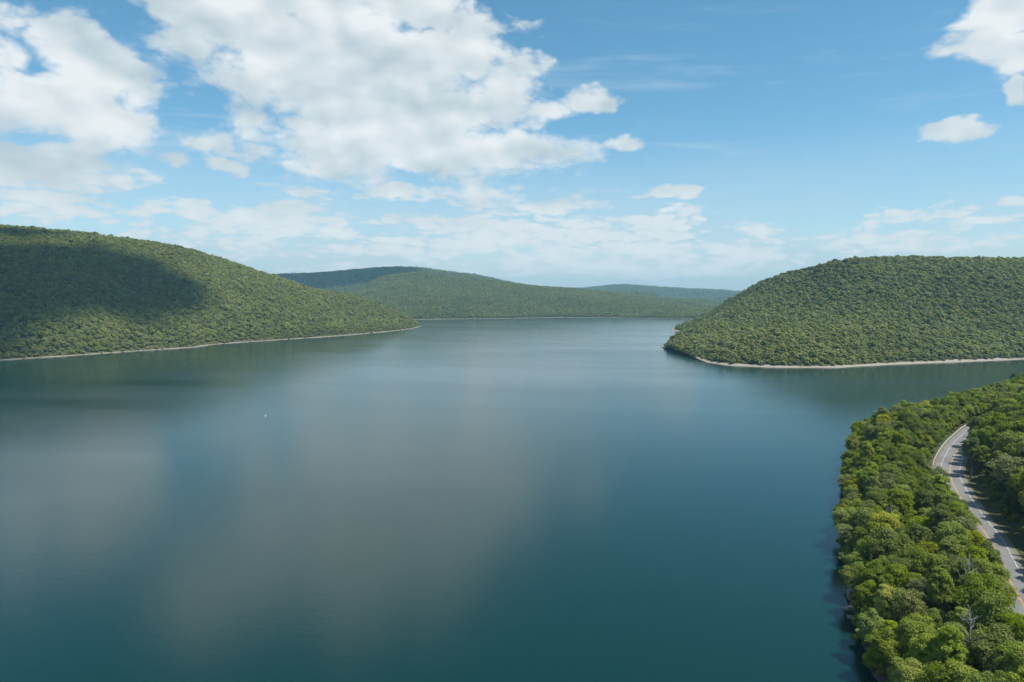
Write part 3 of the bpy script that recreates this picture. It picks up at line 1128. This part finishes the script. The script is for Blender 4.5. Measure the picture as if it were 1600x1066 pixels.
def forest(name, land, spacing, coll, nproto, smin, smax, label, ds_min, weights, seed, conifer_idx=None, px_lo=-140, px_hi=1740, jit=0.42):
    rng = np.random.default_rng(seed)
    xs = np.arange(land.xs[0], land.xs[-1], spacing)
    ys = np.arange(land.ys[0], land.ys[-1], spacing)
    XX, YY = np.meshgrid(xs, ys)
    XX[1::2] += spacing / 2
    p = np.stack([XX.ravel(), YY.ravel()], 1)
    p += rng.uniform(-jit, jit, p.shape) * spacing
    z = land.sample(p[:, 0], p[:, 1])
    d = land.sample(p[:, 0], p[:, 1], land.D)
    P = np.column_stack([p, z])
    pr = project(P)
    keep = (d > ds_min + rng.uniform(0, 4, len(p))) & (pr[:, 0] > px_lo) & (pr[:, 0] < px_hi)
    P = P[keep]
    keep = hidden_margin(land, P, None) < 14.0
    P = P[keep]
    n = len(P)
    s = smin + (smax - smin) * rng.random(n) ** 1.4 + (rng.random(n) < .06) * .22
    # stands: taller and lower growth alternate, small trees fringe the shore
    s *= 1 + 0.16 * fbm(P[:, 0], P[:, 1], 70, 3)
    dd = land.sample(P[:, 0], P[:, 1], land.D)
    s *= np.interp(dd, [0, 22], [0.6, 1.0])
    scl = np.stack([s * rng.uniform(.85, 1.25, n), s * rng.uniform(.85, 1.25, n), s * rng.uniform(.74, .98, n)], 1)
    st = fbm(P[:, 0] + 900, P[:, 1] - 400, 160, 3)
    w = np.array(weights, float)
    idx = rng.choice(nproto, n, p=w / w.sum())
    if conifer_idx is not None:
        con = (st > 0.45) & (rng.random(n) < 0.25)
        idx[con] = conifer_idx
    P[:, 2] -= np.interp(dd, [4, 20], [2.2, 2.0])
    o = scatter(name, P, scl, rng.uniform(0, 6.28, n), idx, coll)
    tag(o, label, 'forest', kind='stuff')
    print(name, n)
    return o


WM = [3, 2, 2, 3, 1.6, 3, 2, .8, 2, .25]
forest('forest', LEFT, 5.3, C_MID, 10, .52, 1.02, 'dense broadleaf forest covering the long left hill down to its point', 0.8, WM, 1, 9)
forest('forest', RIGHT, 5.1, C_MID, 10, .50, .96, 'dense broadleaf forest covering the rounded right hill above the gravel shore', 6.5, WM, 2, 9)
forest('forest', FAR, 8.2, C_FAR, 6, .75, 1.15, 'forest covering the hill across the far end of the lake', 2.0, [3, 2, 2, 1.5, 3, .3], 3, 5)
forest('forest', RIDGE, 15.0, C_FAR, 6, 1.2, 1.8, 'dark forest on the ridge behind the far hill', 0.0, [3, 1, 3, 1, 3, .8], 4, 5)
forest('forest', BACK, 24.0, C_FAR, 6, 1.9, 2.8, 'blue hazed forest on the most distant ridge', 0.0, [3, 1, 3, 1, 3, .5], 5)


# ---------------------------------------------------------------- bleached dead trees above the near canopy
def make_snag(seed, H):
    r = np.random.default_rng(seed)
    trunk_pts = [np.array([0, 0, -0.6])]
    n = 9
    for i in range(1, n + 1):
        trunk_pts.append(np.array([0.25 * math.sin(i * .8 + seed) * i / n, 0.25 * math.cos(i * .7 + seed) * i / n, H * i / n]))
    tr = tube_mesh(trunk_pts, [0.26 * (1 - 0.9 * i / n) + .02 for i in range(n + 1)], 7)
    br = []
    for b in range(22):
        f = r.uniform(0.42, 0.97)
        i = f * n
        p = trunk_pts[int(i)] * (1 - i % 1) + trunk_pts[min(int(i) + 1, n)] * (i % 1)
        a = r.uniform(0, 6.28)
        L = (1.15 - f) * H * r.uniform(.3, .55)
        d = np.array([math.cos(a), math.sin(a), r.uniform(.35, .95)])
        d /= np.linalg.norm(d)
        pts_ = [p]
        for k_ in range(4):
            d = d + r.normal(size=3) * .18 + np.array([0, 0, .06])
            d /= np.linalg.norm(d)
            pts_.append(pts_[-1] + d * L / 4)
        r0_ = 0.10 * (1.15 - f) + 0.03
        br.append(tube_mesh(pts_, [r0_, r0_ * .8, r0_ * .6, r0_ * .4, r0_ * .2], 5))
        for k_ in (1, 2, 3):
            q_ = pts_[k_]
            e_ = unit(d + r.normal(size=3) * .7)
            br.append(tube_mesh([q_, q_ + e_ * L * .16, q_ + (e_ + [0, 0, .2]) * L * .3], [r0_ * .45, r0_ * .3, r0_ * .12], 4))
    return tr, join(br)


SNAGS = [(1503, 868, 23.0, 17.0, 'bare bleached dead tree rising from the canopy beside the road'),
         (1526, 950, 22.0, 16.0, 'bare dead tree with forked pale branches at the near end of the bank'),
         (1556, 908, 20.0, 12.0, 'small bare dead tree leaning at the lake-side edge of the road'),
         (1352, 728, 17.0, 12.0, "bare dead tree among the green crowns at the water's edge"),
         (1388, 786, 20.5, 14.5, 'pale leafless tree in the middle of the lakeside belt')]
SNAG_XY = []
for i, (px, py, ztop, Hs, lab) in enumerate(SNAGS):
    x, y = onplane(px, py, ztop)
    SNAG_XY.append((x, y))
    e = bpy.data.objects.new('dead_tree', None)
    COL.objects.link(e)
    zg = float(NEAR.sample(np.array([x]), np.array([y]))[0])
    e.location = (x, y, zg)
    e.rotation_euler = (0.05 * (-1) ** i, 0.06, i * 1.7)
    tag(e, lab, 'dead tree', 'bare dead trees on the near bank')
    a, b = make_snag(600 + i, max(Hs, ztop - zg))
    link('trunk', mesh_quads('trunk', *a, [M_DEAD], True), e)
    link('branches', mesh_quads('branches', *b, [M_DEAD], True), e)

# ---------------------------------------------------------------- near trees, one by one
ROAD_VIEW = [(1514, 655), (1490, 667), (1470, 696), (1462, 714), (1472, 721), (1479, 740), (1481, 756), (1488, 765), (1502, 771), (1508, 783), (1516, 783), (1534, 806),
             (1531, 820), (1548, 846), (1571, 880), (1582, 903), (1600, 908), (1640, 920), (1640, 900), (1600, 867), (1568, 832), (1552, 812), (1529, 782), (1521, 768), (1514, 753), (1508, 739), (1501, 725),
             (1497, 711), (1502, 700), (1500, 688), (1506, 675), (1512, 662)]
_gx, _gy = np.meshgrid(np.arange(1440, 1640, 4.0), np.arange(650, 925, 4.0))
_gp = np.stack([_gx.ravel(), _gy.ravel()], 1)
ROAD_PX = _gp[inside(_gp, np.array(ROAD_VIEW, float))]

rng = np.random.default_rng(21)
cand = []
pts = []
grid = {}


def far_enough(x, y, r):
    gx, gy = int(x // 8), int(y // 8)
    for i in (-1, 0, 1):
        for j in (-1, 0, 1):
            for (a, b, q) in grid.get((gx + i, gy + j), ()):
                if (a - x) ** 2 + (b - y) ** 2 < ((q + r) * 0.5) ** 2:
                    return False
    return True


def put_grid(x, y, r):
    grid.setdefault((int(x // 8), int(y // 8)), []).append((x, y, r))


TREES = []
tries = rng.uniform([42, 70], [470, 640], (60000, 2))
zT = NEAR.sample(tries[:, 0], tries[:, 1])
dT = NEAR.sample(tries[:, 0], tries[:, 1], NEAR.D)
sT = NEAR.sample(tries[:, 0], tries[:, 1], NEAR.SR)
prT = project(np.column_stack([tries, zT + 8]))
for i in range(len(tries)):
    x, y = tries[i]
    z, ds, sr = zT[i], dT[i], sT[i]
    if ds < -0.3 or (0 <= sr < (7.0 if y < 236 else 8.6)) or ((-6.6 if y > 262 else -11.0) < sr < 0):
        continue
    if not (1290 < prT[i, 0] < 1720 and 540 < prT[i, 1] < 1260):
        continue
    lake_side = sr > 0
    u = rng.random()
    stand = fbm(np.array([x]), np.array([y]), 45, 2)[0]
    if lake_side:
        k = rng.choice(12, p=np.array([3, 3, 2.4, 2.2, 2.4, 2.6, 3, 2, 1.0, .8, .25, .25]) / 22.9)
        sc = rng.uniform(0.68, 1.10) * np.interp(ds, [1, 6, 20], [0.8, 0.95, 1.0])
        sc *= (np.interp(sr, [8, 16, 24], [0.5, 0.85, 1.0]) if y > 236 else np.interp(sr, [7, 12], [.85, 1.0]))
    else:
        k = rng.choice(12, p=np.array([3, 3, 2.5, 3, 3, 2.5, 2, 2.5, .5, .4, 1.6, 1.2]) / 25.2)
        sc = rng.uniform(0.95, 1.4) * np.interp(-sr, [7, 14], [0.8, 1.0])
    R, Hc, z0 = FORMS[k][1] * sc, FORMS[k][2] * sc, FORMS[k][3] * sc
    rr = R * (1.24 if FORMS[k][0] != 'conifer' else 1.3)
    if any((x - a) ** 2 + (y - b) ** 2 < 9.0 for a, b in SNAG_XY):
        continue
    if not far_enough(x, y, rr):
        continue
    # trees that would stand between the camera and the open stretch of road have been cut back there
    c = project(np.array([[x, y, z + z0 + Hc * .5]]))[0]
    ok = True
    for cut in (1.0, 0.8, 0.62):
        cc = project(np.array([[x, y, z + (z0 + Hc * .5) * cut]]))[0]
        rx = R * cut * F_PX / cc[2] * 0.98
        ry = Hc * cut * 0.5 * F_PX / cc[2] * 1.0 + 2
        q = ((ROAD_PX[:, 0] - cc[0]) / rx) ** 2 + ((ROAD_PX[:, 1] - cc[1]) / ry) ** 2
        hit = (q < 1).sum()
        if hit <= (5 if (lake_side and y < 236) else 1):
            sc *= cut
            ok = True
            break
        ok = False
    if not ok:
        continue
    put_grid(x, y, rr * cut)
    tone = FORMS[k][0]
    if tone == 'sparse':
        tn = rng.choice(['grey-green', 'mid green', 'grey-green'])
    elif tone == 'conifer':
        tn = 'dark evergreen'
    elif lake_side:
        tn = rng.choice(['yellow-green', 'bright green', 'mid green', 'deep green', 'olive'], p=[.06, .47, .40, .06, .01])
    else:
        tn = rng.choice(['yellow-green', 'bright green', 'mid green', 'deep green'], p=[.06, .28, .40, .26])
    cz = z + (z0 + Hc * .6)
    pc = project(np.array([[x, y, cz]]))[0]
    TREES.append(dict(x=x, y=y, z=z, k=int(k), s=float(sc), tone=str(tn), ds=ds, sr=sr, px=pc[0], py=pc[1], size=R * F_PX / pc[2], lake=lake_side))
inview = [t for t in TREES if t['px'] - t['size'] * .8 < 1600 and t['py'] - t['size'] < 1066]
inview.sort(key=lambda t: -t['size'])
ONE = inview[:300]
ids = set(id(t) for t in ONE)
REST = [t for t in TREES if id(t) not in ids]
print('near trees', len(TREES), 'in view', len(inview))

ORD = ['first', 'second', 'third', 'fourth', 'fifth', 'sixth', 'seventh', 'eighth', 'ninth', 'tenth', 'eleventh', 'twelfth', 'thirteenth', 'fourteenth', 'fifteenth', 'sixteenth',
       'seventeenth', 'eighteenth', 'nineteenth', 'twentieth']
ORD += ['twenty-' + a for a in ORD[:9]] + ['thirtieth'] + ['thirty-' + a for a in ORD[:9]] + ['fortieth'] + ['forty-' + a for a in ORD[:9]] + ['fiftieth'] + ['fifty-' + a for a in ORD[:9]]


def zone(t):
    if t['lake']:
        if t['ds'] < 10:
            return "by the water's edge"
        if t['sr'] < 17:
            return "along the road's lake side"
        return 'in the mid lakeside belt'
    if t['sr'] > -20:
        return "at the inland slope's foot"
    return 'up the inland slope'


SHAPE = {'round': 'round tree', 'oval': 'tall oval tree', 'sparse': 'thin-leaved tree', 'conifer': 'spired conifer'}
by = {}
for t in ONE:
    t['kind'] = FORMS[t['k']][0]
    by.setdefault((t['tone'], t['kind'], zone(t)), []).append(t)
for (tone, kind, zn), L in by.items():
    L.sort(key=lambda t: math.hypot(t['x'], t['y']))
    for i, t in enumerate(L):
        which = 'only' if len(L) == 1 else (ORD[i] + ' nearest' if i else 'nearest')
        if which == 'only':
            t['label'] = 'only %s %s standing %s' % (tone, SHAPE[kind], zn)
        else:
            t['label'] = '%s %s, %s %s' % (tone, SHAPE[kind], which, zn)
for t in ONE:
    e = bpy.data.objects.new('conifer_tree' if t['kind'] == 'conifer' else 'broadleaf_tree', None)
    COL.objects.link(e)
    e.location = (t['x'], t['y'], t['z'] - 0.1)
    e.rotation_euler = (rng.normal() * 0.03, rng.normal() * 0.03, rng.uniform(0, 6.28))
    s = t['s']
    e.scale = (s * rng.uniform(.92, 1.08), s * rng.uniform(.92, 1.08), s * rng.uniform(.92, 1.1))
    e.empty_display_size = 0.5
    tag(e, t['label'], 'tree', 'trees on the near lakeside bank')
    link('trunk', TRUNK[t['k']], e)
    c = link('crown', CROWN[t['k']], e)
    c.material_slots[0].link = 'OBJECT'
    c.material_slots[0].material = LEAF[t['tone']]

# the rest of that wood, small or hardly seen: one mass
tones = sorted(set(t['tone'] for t in TREES))
pm, key = [], {}
for t in REST:
    kk = (t['k'], t['tone'])
    if kk not in key:
        key[kk] = len(pm)
        me = CROWN[t['k']].copy()
        me.materials[0] = LEAF[t['tone']]
        pm.append(me)
if REST:
    C_NEAR = bpy.data.collections.new('bank_tree')
    for i, me in enumerate(pm):
        C_NEAR.objects.link(bpy.data.objects.new('bank_tree_%03d' % i, me))
    P = np.array([(t['x'], t['y'], t['z'] - .1) for t in REST])
    sc = np.array([t['s'] for t in REST])[:, None] * rng.uniform(.92, 1.08, (len(REST), 3))
    w_ = scatter('bank_woodland', P, sc, rng.uniform(0, 6.28, len(REST)), np.array([key[(t['k'], t['tone'])] for t in REST]), C_NEAR)
    tag(w_, 'farther wood along the near bank, beyond the trees that can be told apart', 'woodland', kind='stuff')

# undergrowth between the trunks and on the verges
BUSH = []
for i, tn in enumerate(['bright green', 'mid green', 'deep green', 'olive']):
    me, _ = make_crown('bush', 'round', 1.5, 1.9, -0.2, 12, 46, 0.5, 0.3, 500 + i, LEAF[tn])
    BUSH.append(me)
C_BUSH = proto_collection('bush', BUSH)
q = rng.uniform([42, 70], [470, 600], (26000, 2))
zq = NEAR.sample(q[:, 0], q[:, 1])
dq = NEAR.sample(q[:, 0], q[:, 1], NEAR.D)
sq = NEAR.sample(q[:, 0], q[:, 1], NEAR.SR)
pq_ = project(np.column_stack([q, zq]))
k = (dq > 0.4) & ((sq > 7.4) | (sq < -9.0)) & (pq_[:, 0] > 1280) & (pq_[:, 0] < 1660) & (pq_[:, 1] < 1150)
q, zq, sq = q[k], zq[k], sq[k]
# low growth only, next to the carriageway
bs = rng.uniform(.6, 1.25, len(q)) * np.interp(dq[k], [0, 4, 9], [1.5, 1.4, 1.0]) * np.interp(np.abs(sq), [7.5, 11], [.45, 1.0])
pb = project(np.column_stack([q, zq + bs * 1.2]))
cover = np.array([(((ROAD_PX[:, 0] - a[0]) ** 2 + (ROAD_PX[:, 1] - a[1]) ** 2) < (1.2 * s_ * F_PX / a[2]) ** 2).sum() for a, s_ in zip(pb, bs)])
k = cover <= 1
q, zq, bs = q[k], zq[k], bs[k]
ug = scatter('undergrowth', np.column_stack([q, zq]), bs[:, None] * rng.uniform(.8, 1.2, (len(q), 3)), rng.uniform(0, 6.28, len(q)), rng.choice(4, len(q), p=[.3, .35, .2, .15]), C_BUSH)
tag(ug, 'low bushes and saplings filling the ground under the bank trees', 'undergrowth', kind='stuff')
print('bushes', len(q))

# ---------------------------------------------------------------- boulders at the foot of the bank
def boulder_mesh(seed, flat=0.6):
    r = np.random.default_rng(seed)
    import bmesh
    bm = bmesh.new()
    bmesh.ops.create_icosphere(bm, subdivisions=3, radius=1.0)
    pl = [(unit(r.normal(size=3)), r.uniform(.55, .9)) for _ in range(11)]
    for v in bm.verts:
        p = np.array(v.co)
        for n_, d_ in pl:          # broken flat faces
            k_ = p @ n_ - d_
            if k_ > 0:
                p = p - n_ * k_ * 0.92
        p = p * (1 + 0.05 * math.sin(5 * p[0] + seed) * math.cos(6 * p[1] + 4 * p[2]))
        v.co = (p[0], p[1], p[2] * flat)
    me = bpy.data.meshes.new('boulder')
    bm.to_mesh(me)
    bm.free()
    me.materials.append(M_ROCK)
    return me


M_ROCK = plain_material('shore_rock', (0.09, 0.075, 0.06), (0.24, 0.21, 0.18), 0.9, 0.9)
BOULDERS = [(1336, 935, 2.2, 'largest grey boulder standing at the rocky point of the near shore'),
            (1328, 948, 1.7, 'low brown boulder wet at the waterline, lake side of the largest boulder'),
            (1346, 946, 1.5, 'pale angular boulder on the bank behind the largest boulder'),
            (1331, 962, 1.3, 'small brown boulder in the water just nearer than the low wet boulder'),
            (1330, 922, 1.2, 'small dark boulder beyond the largest boulder, under overhanging leaves'),
            ]
for i, (px, py, rad, lab) in enumerate(BOULDERS):
    x, y = onplane(px, py, 0.6)
    zg = float(NEAR.sample(np.array([x]), np.array([y]))[0])
    b = link('boulder', boulder_mesh(700 + i, 0.75))
    b.location = (x, y, max(zg, -0.4) + rad * 0.15)
    b.scale = (rad, rad * 1.2, rad)
    b.rotation_euler = (0.1, 0.05, i * 1.1)
    tag(b, lab, 'boulder', 'boulders along the near shoreline')

# ---------------------------------------------------------------- white buoy out on the lake
M_BUOY = plain_material('white_plastic', (0.74, 0.75, 0.75), (0.82, 0.83, 0.83), 3.0, 0.4)
M_BAND = plain_material('buoy_band', (0.25, 0.27, 0.30), (0.32, 0.34, 0.36), 3.0, 0.5)


def lathe(prof_, n=20):
    V = [(r * math.cos(2 * math.pi * k / n), r * math.sin(2 * math.pi * k / n), z) for r, z in prof_ for k in range(n)]
    Q = [(i * n + k, i * n + (k + 1) % n, (i + 1) * n + (k + 1) % n, (i + 1) * n + k) for i in range(len(prof_) - 1) for k in range(n)]
    return np.array(V), np.array(Q)


bx, by_ = onplane(415, 649.5, 0.3)
buoy = bpy.data.objects.new('buoy', None)
COL.objects.link(buoy)
buoy.location = (bx, by_, 0)
buoy.scale = (.68, .68, .68)
tag(buoy, 'tiny white buoy floating alone on the open lake', 'buoy')
link('float_body', mesh_quads('float_body', *lathe([(0.02, -.35), (.35, -.3), (.52, -.05), (.55, .12), (.5, .3), (.3, .45), (.2, .5), (.18, .95), (.1, 1.05), (.01, 1.08)]), [M_BUOY], True), buoy)
link('band', mesh_quads('band', *lathe([(.556, .06), (.566, .08), (.566, .16), (.552, .18)]), [M_BAND], True), buoy)


# ---------------------------------------------------------------- clouds overhead that shade the hills
def hit(px, py, land):
    dx, dz = ray(px, py)
    Zs = np.linspace(300, 9000, 4000)
    x, z = dx * Zs, CAM_H + dz * Zs
    inb = (x > land.xs[0]) & (x < land.xs[-1]) & (Zs > land.ys[0]) & (Zs < land.ys[-1])
    h = np.where(inb, land.sample(x, Zs), -1e9)
    k_ = np.argmax(h + 6 > z)
    if not (h[k_] + 6 > z[k_]):
        return None
    return np.array([x[k_], Zs[k_], z[k_]])


def cloud_material():
    m, t, b = new_mat('cloud_vapour')
    df = t.node('ShaderNodeBsdfDiffuse')
    df.inputs['Color'].default_value = (0.9, 0.9, 0.9, 1)
    tr = t.node('ShaderNodeBsdfTranslucent')
    tr.inputs['Color'].default_value = (0.85, 0.87, 0.9, 1)
    mx = t.node('ShaderNodeMixShader')
    mx.inputs[0].default_value = 0.35
    t.l.new(df.outputs[0], mx.inputs[1])
    t.l.new(tr.outputs[0], mx.inputs[2])
    t.l.new(mx.outputs[0], m.node_tree.nodes['Material Output'].inputs['Surface'])
    return m


M_CLOUD = cloud_material()
import bmesh


def cloud(spots, land, alt, label):
    """a cumulus whose shadow falls on the given places of a hillside"""
    r = np.random.default_rng(len(spots))
    Sv = np.array(S)
    bm = bmesh.new()
    cen = []
    for px, py, rad in spots:
        p = hit(px, py, land)
        if p is None:
            continue
        cen.append((p + Sv * ((alt - p[2]) / Sv[2]), rad))
    o0 = np.mean([c for c, _ in cen], axis=0)
    for c, rad in cen:
        for j in range(5):
            off = r.normal(size=3) * np.array([.42, .42, .18]) * rad if j else np.zeros(3)
            q_ = rad * (1.0 if j == 0 else r.uniform(.35, .7))
            mtx = Matrix.Translation(Vector(c - o0 + off)) @ Matrix.Diagonal((q_, q_, q_ * .6, 1))
            bmesh.ops.create_icosphere(bm, subdivisions=3 if j == 0 else 2, radius=1.0, matrix=mtx)
    for v in bm.verts:
        n_ = 0.13 * math.sin(v.co.x / 19 + 1.3 * math.sin(v.co.y / 31)) + 0.1 * math.sin(v.co.y / 13 + v.co.z / 17)
        v.co += v.co.normalized() * n_ * 90
        if v.co.z < -15:
            v.co.z = -15 + (v.co.z + 15) * 0.15
    me = bpy.data.meshes.new('cloud')
    bm.to_mesh(me)
    bm.free()
    me.materials.append(M_CLOUD)
    for p in me.polygons:
        p.use_smooth = True
    o = link('cloud', me)
    o.location = o0
    tag(o, label, 'cloud', 'fair-weather clouds drifting over the hills')
    return o


cloud([(-140, 420, 110), (-60, 410, 100), (-60, 455, 100), (20, 402, 80), (25, 445, 95), (90, 400, 75), (95, 440, 95), (150, 402, 70), (165, 440, 90), (205, 412, 70),
       (235, 440, 80), (268, 448, 62), (110, 472, 60), (190, 475, 60), (250, 478, 50), (285, 470, 35), (40, 478, 60), (-40, 500, 70), (20, 505, 45), (-10, 535, 40), (75, 492, 35), (300, 440, 22), (150, 383, 25), (225, 500, 22), (60, 385, 28)],
      LEFT, 4500.0, 'broad cloud overhead whose shadow darkens the left hillside')
cloud([(-40, 357, 60), (20, 361, 42), (70, 364, 34), (105, 366, 24)], LEFT, 4500.0, 'small cloud overhead shading the top of the left ridge')
cloud([(380, 437, 330), (430, 437, 320), (470, 436, 300), (510, 434, 290), (550, 430, 270), (590, 424, 200), (640, 417, 70), (690, 422, 60)],
      RIDGE, 5000.0, 'large cloud whose shadow darkens the ridge behind the far hill')

# ---------------------------------------------------------------- hazy summer air
hv, hq = box_mesh(-14000, 14000, -4500, 14000, -15.0, 430.0)
m = bpy.data.materials.new('haze')
m.use_nodes = True
m.node_tree.nodes.clear()
ho = m.node_tree.nodes.new('ShaderNodeOutputMaterial')
hp = m.node_tree.nodes.new('ShaderNodeVolumePrincipled')
hp.inputs['Color'].default_value = (0.36, 0.70, 0.92, 1)
hp.inputs['Density'].default_value = 0.72e-4
hp.inputs['Anisotropy'].default_value = 0.0
m.node_tree.links.new(hp.outputs[0], ho.inputs['Volume'])
hz = link('haze', mesh_quads('haze', hv, hq, [m]))
tag(hz, 'thin pale summer haze filling the valley air', 'haze', kind='stuff')
